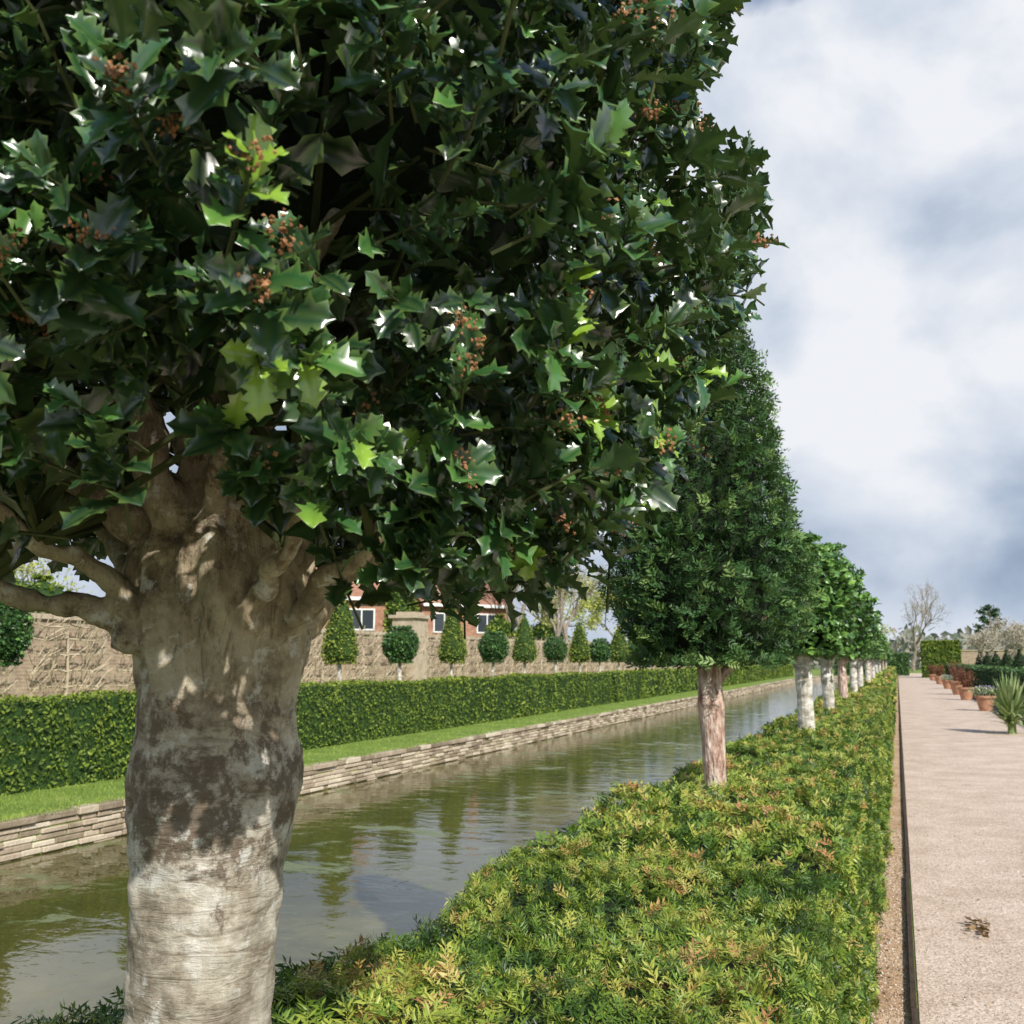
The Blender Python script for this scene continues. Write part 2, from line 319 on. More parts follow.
cz=N(nt,'ShaderNodeMapRange',interpolation_type='SMOOTHSTEP');cz.inputs['From Min'].default_value=.5;cz.inputs['From Max'].default_value=.6;cz.inputs['To Min'].default_value=.26;cz.inputs['To Max'].default_value=-.06;l(sp.outputs[2],cz.inputs[0])
ca=N(nt,'ShaderNodeMath',operation='ADD');l(cz.outputs[0],ca.inputs[0]);l(n1.outputs[0],ca.inputs[1])
cov=ramp(nt,[(.5,(0,0,0)),(.6,(1,1,1))],ca.outputs[0])
tone_z=ramp(nt,[(0,(.58,.58,.58)),(.035,(.5,.5,.5)),(.1,(.42,.42,.42)),(.2,(.52,.52,.52)),(.36,(.62,.62,.62)),(.55,(.6,.6,.6))],sp.outputs[2])
ta=N(nt,'ShaderNodeMath',operation='MULTIPLY_ADD');l(n2.outputs[0],ta.inputs[0]);ta.inputs[1].default_value=1.25;
tb=N(nt,'ShaderNodeMath',operation='SUBTRACT');l(tone_z.outputs[0],tb.inputs[0]);tb.inputs[1].default_value=.625;l(tb.outputs[0],ta.inputs[2])
tone=ramp(nt,[(.25,(.26,.34,.48)),(.4,(.43,.52,.66)),(.53,(.65,.72,.83)),(.68,(.9,.92,.97))],ta.outputs[0])
bc=N(nt,'ShaderNodeBackground',Strength=.96);l(tone.outputs[0],bc.inputs[0])
mx=N(nt,'ShaderNodeMixShader');l(cov.outputs[0],mx.inputs[0]);l(bg.outputs[0],mx.inputs[1]);l(bc.outputs[0],mx.inputs[2])
o=N(nt,'ShaderNodeOutputWorld');l(mx.outputs[0],o.inputs[0])
scene.view_settings.view_transform='Standard';scene.view_settings.look='None';scene.view_settings.exposure=0

# ---------------------------------------------------------------- ground, canal, path
CX0,CX1=-8.16,-1.36;CY0,CY1=-15,103
g=MB();S=1200
xs=[-S,CX0,CX1,S];ys=[-S,CY0,CY1,S]
V=[(x,y,0) for y in ys for x in xs]
F=[(j*4+i,j*4+i+1,(j+1)*4+i+1,(j+1)*4+i) for j in range(3) for i in range(3) if not(i==1 and j==1)]
b0=len(V);V+=[(CX0,CY0,-1.1),(CX1,CY0,-1.1),(CX1,CY1,-1.1),(CX0,CY1,-1.1)]
F+=[(b0,b0+1,b0+2,b0+3),(5,6,b0+1,b0),(6,10,b0+2,b0+1),(10,9,b0+3,b0+2),(9,5,b0,b0+3)]
g.faces(V,F);g.finish('ground',[M_ground])
wt=MB();wt.faces([(CX0-.0,CY0,-.38),(CX1,CY0,-.38),(CX1,CY1,-.38),(CX0,CY1,-.38)],[(0,1,2,3)]);wt.finish('canal_water',[M_water])
pt=MB();pt.faces([(.01,-6,.006),(2.75,-6,.006),(2.75,128,.006),(.01,128,.006)],[(0,1,2,3)]);pt.finish('gravel_path',[M_path])
pt=MB();pt.faces([(-.6,-6,.004),(-.022,-6,.004),(-.022,110,.004),(-.6,110,.004)],[(0,1,2,3)]);pt.finish('gravel_verge',[M_strip])
eb=MB()
for i in range(38):
    y=-4+i*3.0;dx=rng.uniform(-.004,.004);eb.box((-.02+dx,y,-.02),(.005+dx,y+2.985,.035+rng.uniform(-.006,.006)))
eb.finish('path_edging_board',[M_wood])
bd=MB();bd.faces([(2.75,-6,.004),(3.6,-6,.004),(3.6,95,.004),(2.75,95,.004)],[(0,1,2,3)]);bd.finish('flower_border_soil',[M_soil])
def stonewall(name,x,side,ztop,zbot,y0,y1,rows,big=1.0):
    m=MB();h=(ztop-zbot)/rows
    for r_ in range(rows):
        y=y0+rng.uniform(-.2,0)
        zz=zbot+r_*h
        while y<y1:
            L=rng.uniform(.14,.42)*big*(1.6 if r_==rows-1 else 1)
            d=rng.uniform(0,.035)+(.03 if r_==rows-1 else 0)
            j=rng.uniform(-.006,.006)
            a,b_=sorted((x-side*.12,x+side*(.01+d)))
            m.box((a,y,zz+.004),(b_,y+L-.012,zz+h-.004+j+(.018 if r_==rows-1 else 0)),tint=rng.uniform(0,1))
            y+=L
    ob=m.finish(name,[M_stone])
    bv=ob.modifiers.new('bevel','BEVEL');bv.width=.01;bv.segments=1
    return ob
stonewall('canal_retaining_wall',CX0,1,.0,-.5,-2,103,8)
stonewall('canal_retaining_wall',CX1,-1,-.02,-.5,-2,103,5,1.8)
m=MB()
for r_ in range(6):
    x=CX0
    while x<CX1:
        L=min(rng.uniform(.3,.7),CX1-x);m.box((x,CY1-.05-rng.uniform(0,.03),-.5+r_*.085),(x+L-.01,CY1+.1,-.5+r_*.085+.08),tint=rng.uniform());x+=L
m.finish('canal_end_wall',[M_stone])

gm=MB()
n=26000;Y=5+(rng.uniform(0,1,n)**1.7)*60;X=rng.uniform(CX0-1.5,CX0+.03,n);X[:10000]=CX0+rng.uniform(-.14,.06,10000)
pos=np.stack([X,Y,np.zeros(n)],-1)
d=np.stack([rng.normal(0,.5,n),rng.normal(0,.5,n),np.ones(n)],-1)
BT=(np.array([(-.07,0,0),(.07,0,0),(.03,.7,.1),(-.02,1,.25)]),[(0,1,2,3)],np.zeros(4))
gm.inst(BT,pos,d,randdir(n),rng.uniform(.025,.065,n),rng.uniform(0,1,n))
n=1500;pos=np.stack([rng.uniform(-.28,-.17,n),rng.uniform(.5,14,n),np.zeros(n)],-1)
gm.inst(BT,pos,np.stack([rng.normal(0,.5,n),rng.normal(0,.5,n),np.ones(n)],-1),randdir(n),rng.uniform(.02,.06,n),rng.uniform(0,.6,n))
gm.finish('grass_bank',[M_grassb])

ico=(np.array([(1,0,0),(0,1,0),(-1,0,0),(0,-1,0),(0,0,.7),(0,0,-.7)],float),[(0,1,4),(1,2,4),(2,3,4),(3,0,4),(1,0,5),(2,1,5),(3,2,5),(0,3,5)],np.zeros(6))
pm=MB();n=20000
pos=np.stack([rng.uniform(.02,1.9,n),1.2+rng.uniform(0,1,n)**1.5*11,np.full(n,.007)],-1)
pm.inst(ico,pos,norm(np.stack([rng.normal(size=n),rng.normal(size=n),rng.normal(0,.2,n)],-1)),np.tile([0,0,1.],(n,1)),rng.uniform(.0015,.0045,n)*(1+(rng.uniform(size=n)>.98)*1.5),rng.uniform(0,1,n))
n=6000;pos=np.stack([rng.uniform(-.22,-.025,n),1.2+rng.uniform(0,1,n)**1.5*9,np.full(n,.006)],-1)
pm.inst(ico,pos,norm(np.stack([rng.normal(size=n),rng.normal(size=n),rng.normal(0,.2,n)],-1)),np.tile([0,0,1.],(n,1)),rng.uniform(.002,.007,n),rng.uniform(0,1,n))
pm.finish('loose_gravel',[M_peb],smooth=True)
lm=MB();n=420
pos=np.stack([rng.uniform(-.22,-.03,n),1.3+rng.uniform(0,1,n)**1.4*12,rng.uniform(.006,.015,n)],-1)
lm.inst(T_q,pos,norm(np.stack([rng.normal(size=n),rng.normal(size=n),rng.normal(0,.2,n)],-1)),norm(np.stack([rng.normal(0,.3,n),rng.normal(0,.3,n),np.ones(n)],-1)),rng.uniform(.012,.035,n),rng.uniform(0,1,n))
n=46;pos=np.stack([.37+rng.normal(0,.03,n),6.6+rng.normal(0,.09,n),.012+rng.uniform(0,.03,n)],-1)
lm.inst(T_q,pos,norm(np.stack([rng.normal(size=n),rng.normal(size=n),rng.normal(.1,.3,n)],-1)),randdir(n)+np.array([0,0,1.5]),rng.uniform(.03,.07,n),rng.uniform(0,1,n))
n=60;pos=np.stack([rng.uniform(.1,2.5,n),rng.uniform(2,25,n),np.full(n,.012)],-1)
lm.inst(T_q,pos,norm(np.stack([rng.normal(size=n),rng.normal(size=n),rng.normal(.1,.2,n)],-1)),np.tile([0.1,0,1.],(n,1)),rng.uniform(.015,.03,n),rng.uniform(0,1,n))
lm.finish('leaf_litter',[M_dead])

# ---------------------------------------------------------------- hedges
def hedge(name,x0,x1,y0,y1,h,zones,mat,core,batter=.05,amp=.03,faces=('top','x0','x1','y0'),cs=.12,grow=.02,topup=.2,lowf=0,tm=.42,warp=None,tk=4):
    ob=MB()
    ny=max(2,int((y1-y0)/cs/1.5));nx=max(2,int((x1-x0)/cs));nz=max(2,int(h/cs))
    ins=.05
    def wob(P): return amp*sn(P[:,0],P[:,1],P[:,2],4.,x0)+lowf*sn(P[:,0]*1.3,P[:,1],0,1.5,2.)
    def emit(P,nu,nv):
        P=P.reshape(-1,3);q=wob(P)
        P=P+np.stack([q*.6,q*.3,q],-1)
        ob.faces(P,[(i*nv+j,i*nv+j+1,(i+1)*nv+j+1,(i+1)*nv+j) for i in range(nu-1) for j in range(nv-1)],.3,0,1)
    yy=np.linspace(y0+ins,y1-ins,ny)
    xa,xb=x0+ins+batter,x1-ins-batter
    A,B=np.meshgrid(yy,np.linspace(xa,xb,nx),indexing='ij');emit(np.stack([B,A,np.full_like(A,h-ins)],-1),ny,nx)
    A,B=np.meshgrid(yy,np.linspace(0,h-ins,nz),indexing='ij')
    emit(np.stack([xa-batter*(1-B/h),A,B],-1),ny,nz);emit(np.stack([xb+batter*(1-B/h),A,B],-1),ny,nz)
    for ye in (y0+ins,y1-ins):
        A,B=np.meshgrid(np.linspace(xa,xb,nx),np.linspace(0,h-ins,nz),indexing='ij');emit(np.stack([A,np.full_like(A,ye),B],-1),nx,nz)
    for (ya,yb,dens,tms,sz) in zones:
        ya=max(ya,y0);yb=min(yb,y1)
        if yb<=ya: continue
        for fc in faces:
            if fc=='top': area=(x1-x0)*(yb-ya)
            elif fc in('x0','x1'): area=h*(yb-ya)
            else:
                if ya>y0: continue
                area=(x1-x0)*h
            n=int(area*dens)
            if n<1: continue
            a=rng.uniform(size=n);b_=rng.uniform(size=n)
            if fc=='top':
                P=np.stack([x0+batter+(x1-x0-2*batter)*a,ya+(yb-ya)*b_,np.full(n,h)],-1);nr=np.array([0,0,1.])
            elif fc=='x1':
                P=np.stack([x1-batter*(a),ya+(yb-ya)*b_,h*a],-1);nr=np.array([1.,0,.1])
            elif fc=='x0':
                P=np.stack([x0+batter*(a),ya+(yb-ya)*b_,h*a],-1);nr=np.array([-1.,0,.1])
            else:
                P=np.stack([x0+(x1-x0)*a,np.full(n,y0),h*b_],-1);nr=np.array([0,-1.,.1])
            fine=sn(P[:,0],P[:,1],P[:,2],22.,x0+3)
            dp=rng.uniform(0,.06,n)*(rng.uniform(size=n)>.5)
            q0=wob(P);q=q0+amp*.6*sn(P[:,0],P[:,1],P[:,2],11.,x0)+amp*.5*fine+rng.normal(0,.006,n)
            stray=(rng.uniform(size=n)>.985)*rng.uniform(0,.03,n)
            P=P+nr*(q-dp+stray+grow-.02)[:,None]
            d=norm(nr[None]*topup+rng.normal(0,.6,(n,3))*(1-.45*nr[None])+np.array([0,0,.1]))
            nn=norm(nr[None]*1.2+rng.normal(0,.4,(n,3)))
            ti=np.clip(rng.normal(tm,.17,n)+(q-q0)*tk+q0*2-dp*5+.14*(fc=='top'),0,1)  # shade in deeper gaps and a lighter top are put into the tint
            k=rng.integers(0,len(tms),n)
            for t in range(len(tms)):
                s=k==t
                ob.inst(tms[t],P[s]-d[s]*sz*.45,d[s],nn[s],sz*rng.uniform(.7,1.25,s.sum()),ti[s])
    if warp:
        ob.V=[warp(v) for v in ob.V]
    return ob.finish(name,[mat,core])
def wp(V):
    V=V.copy();x,y=V[:,0].copy(),V[:,1]
    t=np.clip((1.95-y)/.6,0,1);t=t*t*(3-2*t);s=np.clip((-.6-x)/.6,0,1.2)
    V[:,0]=x-.26*t*s-s*(.05*np.sin(y*1.9+.5)+.03*np.sin(y*4.7))*(y<40)
    return V
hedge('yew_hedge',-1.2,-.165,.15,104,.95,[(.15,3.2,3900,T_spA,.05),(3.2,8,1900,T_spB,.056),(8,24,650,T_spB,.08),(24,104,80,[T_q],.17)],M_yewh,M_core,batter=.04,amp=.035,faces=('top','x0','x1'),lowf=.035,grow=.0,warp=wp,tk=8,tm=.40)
for (a,b_) in ((1,13.9),(14.0,35.6),(36.2,48),(48.5,104)):
    hedge('yew_hedge',-10.6,-9.68,a,b_,1.09,[(1,22,620,[T_q],.055),(22,40,300,[T_q],.075),(40,104,110,[T_q],.13)],M_yewfar,M_corefar,batter=.04,amp=.045,faces=('top','x1','y0'),cs=.2,lowf=.025,tk=5)
hedge('clipped_hedge',3.7,4.7,22,92,1.2,[(22,92,110,[T_q],.14)],M_yewt,M_corefar,batter=.03,amp=.03,faces=('top','x0','y0'),cs=.3,tm=.3)
hedge('clipped_hedge',2.1,5.2,96,98.5,3.2,[(90,100,160,[T_q],.22)],M_yewfar,M_corefar,batter=.03,amp=.04,faces=('top','x0','x1','y0'),cs=.3)
hedge('clipped_hedge',-6,1.0,108,110.5,2.2,[(90,120,120,[T_q],.22)],M_yewt,M_corefar,batter=.03,amp=.04,faces=('top','x0','x1','y0'),cs=.3)

# ---------------------------------------------------------------- crowns
def crown(mb,c,prof,n,tms,size,thick=.3,core=None,seed=0,lump=.08,up=.3,tmean=.45,matl=0,mcore=2):
    prof=np.array(prof,float)
    zz=np.linspace(prof[0,1],prof[-1,1],200);rr=np.interp(zz,prof[:,1],prof[:,0]);cdf=np.cumsum(rr+.02);cdf/=cdf[-1]
    z=np.interp(rng.uniform(size=n),cdf,zz);R=np.interp(z,prof[:,1],prof[:,0])
    th_=rng.uniform(0,2*np.pi,n);s=1-thick*rng.uniform(size=n)**1.6
    x=np.cos(th_);y=np.sin(th_)
    mR=max(.4,prof[:,0].max())
    q1=sn(x*R,y*R,z,5.5/mR,seed);q2=sn(x*R,y*R,z,15/mR,seed+2)
    q=1+lump*q1+lump*.8*q2
    cap=rng.uniform(size=n)<.16; s=np.where(cap,np.sqrt(rng.uniform(size=n)),s);
    zc=np.where(rng.uniform(size=n)<.5,prof[0,1],prof[-1,1]);
    z=np.where(cap,zc,z);R=np.where(cap,np.interp(np.clip(z+np.where(zc==prof[0,1],.08,-.08),prof[0,1],prof[-1,1]),prof[:,1],prof[:,0]),R)
    rad=R*q*s
    P=np.stack([c[0]+x*rad,c[1]+y*rad,c[2]+z+rng.normal(0,.012,n)],-1)
    out=np.stack([x,y,np.full(n,up)],-1)
    d=norm(out+rng.normal(0,.65,(n,3)));nn=norm(np.stack([x*.7,y*.7,np.full(n,.7)],-1)+rng.normal(0,.45,(n,3)))
    ti=np.clip(rng.normal(tmean,.18,n)+q2*.22+q1*.1-(1-s)*1.2*(~cap),0,1)  # hollows and inner leaves tinted darker: depth shade put into leaf colour
    k=rng.integers(0,len(tms),n)
    for t in range(len(tms)):
        m_=k==t;mb.inst(tms[t],P[m_]-d[m_]*size*.3,d[m_],nn[m_],size*rng.uniform(.7,1.25,m_.sum()),ti[m_],matl)
    if core:
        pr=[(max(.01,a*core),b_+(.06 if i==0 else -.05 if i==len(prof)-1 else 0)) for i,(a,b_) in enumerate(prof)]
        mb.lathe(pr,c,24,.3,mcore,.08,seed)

def trunktube(mb,x,y,z0,z1,r0,r1,mat,k=14,bend=.02,seed=0,flare=1.3):
    n=20;t=np.linspace(0,1,n);r=r0+(r1-r0)*t;r=r*(1+(flare-1)*np.exp(-t*8))*(1+.07*np.sin(t*17+seed)+.05*np.sin(t*41+seed))
    P=np.stack([x+bend*np.sin(t*3+seed),y+bend*np.cos(t*2.5+seed)-bend,z0+(z1-z0)*t],-1)
    mb.tube(P,r,k,.5,mat)
    return P[-1]

t2=MB();cx,cy=-.87,4.98
crown(t2,(cx,cy,0),[(.14,1.55),(.33,1.59),(.44,1.7),(.465,1.85),(.44,2.1),(.38,2.5),(.32,2.85),(.26,3.1),(.18,3.3),(.04,3.42)],9500,T_spB,.07,thick=.26,core=.72,seed=3,lump=.14)
trunktube(t2,cx+.02,cy,0,1.7,.052,.06,1,seed=1,bend=.016,flare=1.2,k=18)
for k in range(9):
    a=k*.7+.3;L=rng.uniform(.22,.34);s=np.linspace(0,1,5)
    t2.tube(np.stack([cx+.02+np.cos(a)*L*s,cy+np.sin(a)*L*s,1.42+.22*k/9*.6+.22*s**.8],-1),.03*(1-.7*s),6,.5,1)
t2.finish('yew_topiary_tree',[M_yewt,M_bark2,M_core])
for i,y in enumerate((9.25,12.9,16.9,20.8,24.7,28.6,32.5,36.4,44,53,64,76)):
    m=MB();R=(.47,.58,.46,.5)[i] if i<4 else rng.uniform(.42,.52);top=(2.62,2.92,2.5,2.75)[i] if i<4 else 2.7+rng.uniform(-.2,.15);yew=(i%4==2)
    n=3400 if i==0 else 3000 if i<3 else 1100 if i<8 else 500
    pr=[(.18,1.62),(R*.75,1.68),(R,1.85),(R*1.03,2.05),(R*.92,2.25),(R*.68,2.25+(top-2.25)*.55),(R*.35,top-.08),(.05,top)] if not yew else [(.18,1.6),(R*.95,1.68),(R,1.9),(R*.75,2.25),(R*.4,2.6),(.05,2.85)]
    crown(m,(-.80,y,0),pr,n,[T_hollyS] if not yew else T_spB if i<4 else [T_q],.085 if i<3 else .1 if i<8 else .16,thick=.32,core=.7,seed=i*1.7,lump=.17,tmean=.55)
    trunktube(m,-.80+rng.uniform(-.03,.03),y,0,1.72,.092 if i==0 else rng.uniform(.06,.08),rng.uniform(.06,.075),1,seed=i)
    for k in range(7):
        a=k*.95+i;L=rng.uniform(.2,.3);s=np.linspace(0,1,4)
        m.tube(np.stack([-.8+np.cos(a)*L*s,y+np.sin(a)*L*s,1.48+.3*s],-1),.04*(1-.7*s),5,.5,1)
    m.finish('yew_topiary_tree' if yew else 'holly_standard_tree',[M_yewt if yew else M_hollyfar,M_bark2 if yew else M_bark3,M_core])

for i in range(-3,26):
    y=19.5+3.0*i+rng.uniform(-.25,.25);cone=(i%2==0);m=MB();n=2200 if i<4 else 1200 if i<10 else 600
    hz=rng.uniform(-.12,.12);sz=.06 if i<6 else .09;fr=rng.uniform(.9,1.08)
    if cone: crown(m,(-11.5,y,0),[(.1,1.48),(.36*fr,1.52),(.44*fr,1.66),(.42*fr,1.85),(.33*fr,2.25),(.2*fr,2.7),(.09,2.95+hz),(.02,3.08+hz)],n,[T_q],sz,thick=.12,core=.9,seed=i,lump=.05,tmean=.55)
    else: crown(m,(-11.5,y,0),[(.1,1.5),(.3*fr,1.55),(.42*fr,1.72),(.46*fr,1.95),(.42*fr,2.15),(.3*fr,2.3+hz*.5),(.1,2.4+hz*.5)],n,[T_hollyS],sz*1.1,thick=.2,core=.86,seed=i,lump=.08,tmean=.4)
    trunktube(m,-11.5,y,0,1.6,.055,.045,1,k=8,seed=i)
    m.finish('yew_cone_topiary' if cone else 'holly_ball_topiary',[M_cone if cone else M_hollyfar,M_bark3,M_corefar])

# ---------------------------------------------------------------- foreground holly
R2=np.array([.934,.357,0]);C2=np.array([.357,-.934,0]);T0=np.array([-.86,1.14,0])
def W(r,c_,z): return T0+R2*r+C2*c_+np.array([0,0,z])
tree=empty('holly_tree')
tr=MB()
zp=np.array([-.05,.3,.7,1.0,1.1,1.2,1.28,1.34,1.38,1.41,1.45,1.5,1.56,1.62,1.68,1.76,1.84,1.9])
rp=np.array([.14,.105,.093,.09,.092,.094,.098,.107,.112,.111,.103,.102,.108,.112,.105,.08,.05,.02])
zs=np.linspace(-.05,1.9,220);rs=np.interp(zs,zp,rp)
K=80;a=np.arange(K)*2*np.pi/K
A,Z=np.meshgrid(a,zs);RR=np.repeat(rs[:,None],K,1)
up_=np.clip((Z-1.42)/.2,0,1)
tw_=A+1.2*(Z-1.4)
RR=RR*(1+.02*np.sin(3*A+Z*4)+.012*np.sin(5*A-Z*7+1))+.0005*np.sin(Z*120+3*np.sin(A*2)+np.sin(A*5))*(Z<1.36)+(.011*np.sin(tw_*7+.6*np.sin(Z*12))+.006*np.sin(tw_*15+1)+.003*np.sin(tw_*27+2))*up_
RR+=.006*np.exp(-((Z-1.37)/.018)**2)*np.sin(A*4+1)
for _ in range(20):
    a0=rng.uniform(0,6.28);z0=rng.uniform(1.0,1.65);da=np.angle(np.exp(1j*(A-a0)));RR+=rng.uniform(-.008,.009)*np.exp(-(da/.2)**2-((Z-z0)/.025)**2)
cxl=.008*np.sin(Z*4)+.012*np.clip(Z-1.1,0,1)
V=np.stack([T0[0]+cxl+RR*np.cos(A),T0[1]+RR*np.sin(A),Z],-1).reshape(-1,3)
F=[(i*K+j,i*K+(j+1)%K,(i+1)*K+(j+1)%K,(i+1)*K+j) for i in range(len(zs)-1) for j in range(K)]+[tuple(range(K))[::-1],tuple((len(zs)-1)*K+j for j in range(K))]
tr.faces(V,F)
limbs=[[(-.06,.03,1.555,.035),(-.12,.05,1.6,.019),(-.19,.06,1.625,.015),(-.30,.07,1.64,.012),(-.55,.1,1.68,.008)],
 [(-.04,0,1.6,.055),(-.095,.02,1.70,.034),(-.145,.03,1.765,.024),(-.22,.04,1.80,.019),(-.33,.05,1.93,.013),(-.5,.1,2.2,.009)],
 [(.06,.03,1.55,.035),(.105,.05,1.595,.019),(.14,.08,1.635,.014),(.22,.12,1.70,.011),(.42,.2,1.85,.008)],
 [(.05,0,1.58,.05),(.085,.03,1.68,.026),(.105,.04,1.76,.019),(.15,.05,1.9,.014),(.3,.1,2.2,.009)],
 [(.02,.03,1.6,.055),(.035,.06,1.73,.028),(.03,.10,1.86,.02),(0,.25,2.1,.012)],
 [(-.03,.03,1.6,.055),(-.055,.06,1.74,.03),(-.09,.13,1.9,.02),(-.18,.35,2.15,.012)],
 [(0,-.03,1.6,.06),(0,-.07,1.8,.036),(.05,-.15,2.1,.02),(.1,-.2,2.6,.009)],
 [(.06,-.02,1.56,.04),(.14,-.08,1.66,.021),(.3,-.15,1.78,.014),(.5,-.2,1.95,.009)],
 [(-.06,-.03,1.58,.04),(-.15,-.1,1.68,.022),(-.3,-.2,1.8,.015),(-.5,-.3,1.98,.009)],
 [(.04,.05,1.56,.03),(.07,.095,1.62,.016),(.12,.15,1.69,.011),(.22,.3,1.8,.008)],
 [(-.01,.05,1.62,.036),(0,.09,1.72,.017),(.06,.16,1.84,.013),(.2,.3,2.05,.009)],
 [(.07,.03,1.60,.03),(.115,.07,1.68,.015),(.13,.09,1.76,.012),(.2,.1,1.9,.008)],
 [(-.08,.03,1.58,.03),(-.13,.07,1.66,.014),(-.2,.12,1.7,.011),(-.35,.2,1.8,.008)],
 [(0,0,1.7,.07),(.0,0,2.0,.05),(.03,0,2.4,.03),(0,0,2.9,.012)]]
def spl(pts,n=26):
    p=np.array(pts,float);t=np.linspace(0,1,len(p));tt=np.linspace(0,1,n)
    out=np.stack([np.interp(tt,t,p[:,i]) for i in range(4)],-1)
    for _ in range(2): out[1:-1]=(out[:-2]+2*out[1:-1]+out[2:])/4
    return out
for li,L in enumerate(limbs):
    q=spl(L);P=np.array([W(*v[:3]) for v in q]);ii=np.arange(len(P));P+=np.stack([.006*np.sin(ii*1.1+li),.006*np.cos(ii*.9+li),.007*np.sin(ii*.8+li*2)],-1)
    tr.tube(P,np.maximum(q[:,3]*(1+.15*np.sin(ii*1.7+li)),.006),12)
ob=tr.finish('trunk',[M_bark],smooth=True,parent=tree)
rm=ob.modifiers.new('remesh','REMESH');rm.mode='VOXEL';rm.voxel_size=.0042;rm.use_smooth_shade=True
sm=ob.modifiers.new('smooth','SMOOTH');sm.factor=.5;sm.iterations=2
tx=bpy.data.textures.new('bark_noise','CLOUDS');tx.noise_scale=.028;tx.noise_depth=5
dm=ob.modifiers.new('disp','DISPLACE');dm.texture=tx;dm.strength=.009;dm.mid_level=.5;dm.texture_coords='GLOBAL'

prZ=np.array([1.62,1.70,1.76,1.83,1.95,2.15,2.4,2.7,2.95,3.1]);prR=np.array([.46,.56,.61,.66,.725,.76,.735,.64,.4,.1])
def sample_tw(n,lo,hi):
    out=[]
    while len(out)<n:
        z=rng.uniform(1.64,3.08);a=rng.uniform(0,2*np.pi)
        R=np.interp(z,prZ,prR)*(1+.04*math.sin(3*a+z*5)+.045*math.sin(7*a-z*9)+.03*math.sin(13*a+z*17))
        s=lo+(hi-lo)*rng.uniform()**.5
        r=R*s
        x,y=r*math.cos(a),r*math.sin(a)
        zmin=1.69+.03*math.sin(5*a+1)+.03*math.sin(9*a)+max(0,(.5-r))*.42
        rr=x*R2[0]+y*R2[1]
        zmin-= .05*(rr>.12)*(rr<.5)
        if z<zmin: continue
        if rng.uniform()>(r/.78)**.6: continue
        out.append((T0[0]+x,T0[1]+y,z,a,s))
    return np.array(out)
lv=MB();tw=MB()
S1=sample_tw(2000,.62,1.0)
LP=[];LD=[];LN=[];LS=[];LT=[]
for (x,y,z,a,s) in S1:
    out=np.array([math.cos(a),math.sin(a),.15+.5*(z-2.0)]);
    if z<1.85: out[2]-=.25
    d=norm(out+rng.normal(0,.45,3)+np.array([0,0,.2]));L=rng.uniform(.05,.12)
    tip=np.array([x,y,z]);base=tip-d*L
    ref=norm(np.cross(d,rng.normal(size=3)));ref2=np.cross(d,ref)
    tw.tube([base-d*.03,base+d*L*.5+rng.normal(0,.004,3),tip],[.002,.0017,.0011],4,cap=False)
    nl=rng.integers(6,12);ang=rng.uniform(0,6)
    young=rng.uniform()<.13;tt=rng.normal(.5,.14);lsz=rng.uniform(.85,1.12)
    for k in range(nl):
        ang+=2.4+rng.normal(0,.3);f_=(k+.5)/nl
        side=ref*math.cos(ang)+ref2*math.sin(ang)
        ld=norm(side*(1-.35*f_)+d*(.35+.7*f_)+np.array([0,0,-.1])+rng.normal(0,.15,3))
        nn=norm(d*1.2+np.array([0,0,.7])+out*.4+rng.normal(0,.35,3))
        LP.append(base+d*L*f_);LD.append(ld);LN.append(nn)
        LS.append(rng.uniform(.037,.06)*lsz*(1-.3*(f_>.8)));LT.append(np.clip(tt+rng.normal(0,.15)+(.45 if young and f_>.5 else 0)+.1*(f_>.7)-(1-s)*1.0,0,1))  # tint drops inward: shade inside the crown put into leaf colour
LP,LD,LN,LS,LT=map(np.array,(LP,LD,LN,LS,LT))
k=rng.integers(0,3,len(LP))
for t in range(3):
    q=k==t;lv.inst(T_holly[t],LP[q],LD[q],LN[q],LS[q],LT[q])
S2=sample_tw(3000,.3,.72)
P=S2[:,:3];lv.inst(T_hollyS,P,randdir(len(P)),randdir(len(P))+np.array([0,0,.8]),rng.uniform(.05,.08,len(P)),np.full(len(P),.0))  # filler leaves at darkest tint: crown's inner shade put into colour
lv.lathe([(.02,1.97),(.2,2.0),(.32,2.08),(.42,2.25),(.43,2.55),(.3,2.78),(.1,2.88)],tuple(T0),28,.2,1,.15,3)  # added dark solid inside the crown, closes gaps and stands in for shade
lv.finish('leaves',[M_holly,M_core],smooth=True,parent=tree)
for kk in range(50):
    L=limbs[rng.integers(0,len(limbs))];b0_=W(*L[-2][:3]);a=rng.uniform(0,6.28);z=rng.uniform(1.85,2.6);R=np.interp(z,prZ,prR)*.62
    e=np.array([T0[0]+R*math.cos(a),T0[1]+R*math.sin(a),z]);mid=(b0_+e)/2+rng.normal(0,.04,3);s=np.linspace(0,1,8)[:,None]
    tw.tube((1-s)**2*b0_+2*s*(1-s)*mid+s**2*e,np.linspace(.007,.0025,8),5,cap=False)
tw.finish('twigs',[M_twig],parent=tree)
bb=MB();SB=S1[rng.choice(len(S1),340,replace=False)]
P=[]
for (x,y,z,a,s) in SB:
    nb_=rng.integers(15,45);o_=np.array([math.cos(a),math.sin(a),0])
    ax=norm(rng.normal(size=3)+o_)
    for _ in range(nb_): P.append(np.array([x,y,z])+o_*.008+ax*rng.uniform(-.02,.014)+rng.normal(0,.005,3))
P=np.array(P);bb.inst(ico,P,randdir(len(P)),randdir(len(P)),rng.uniform(.0015,.0034,len(P)),rng.uniform(0,1,len(P)))
bb.finish('bud_clusters',[M_berry],smooth=False,parent=tree)

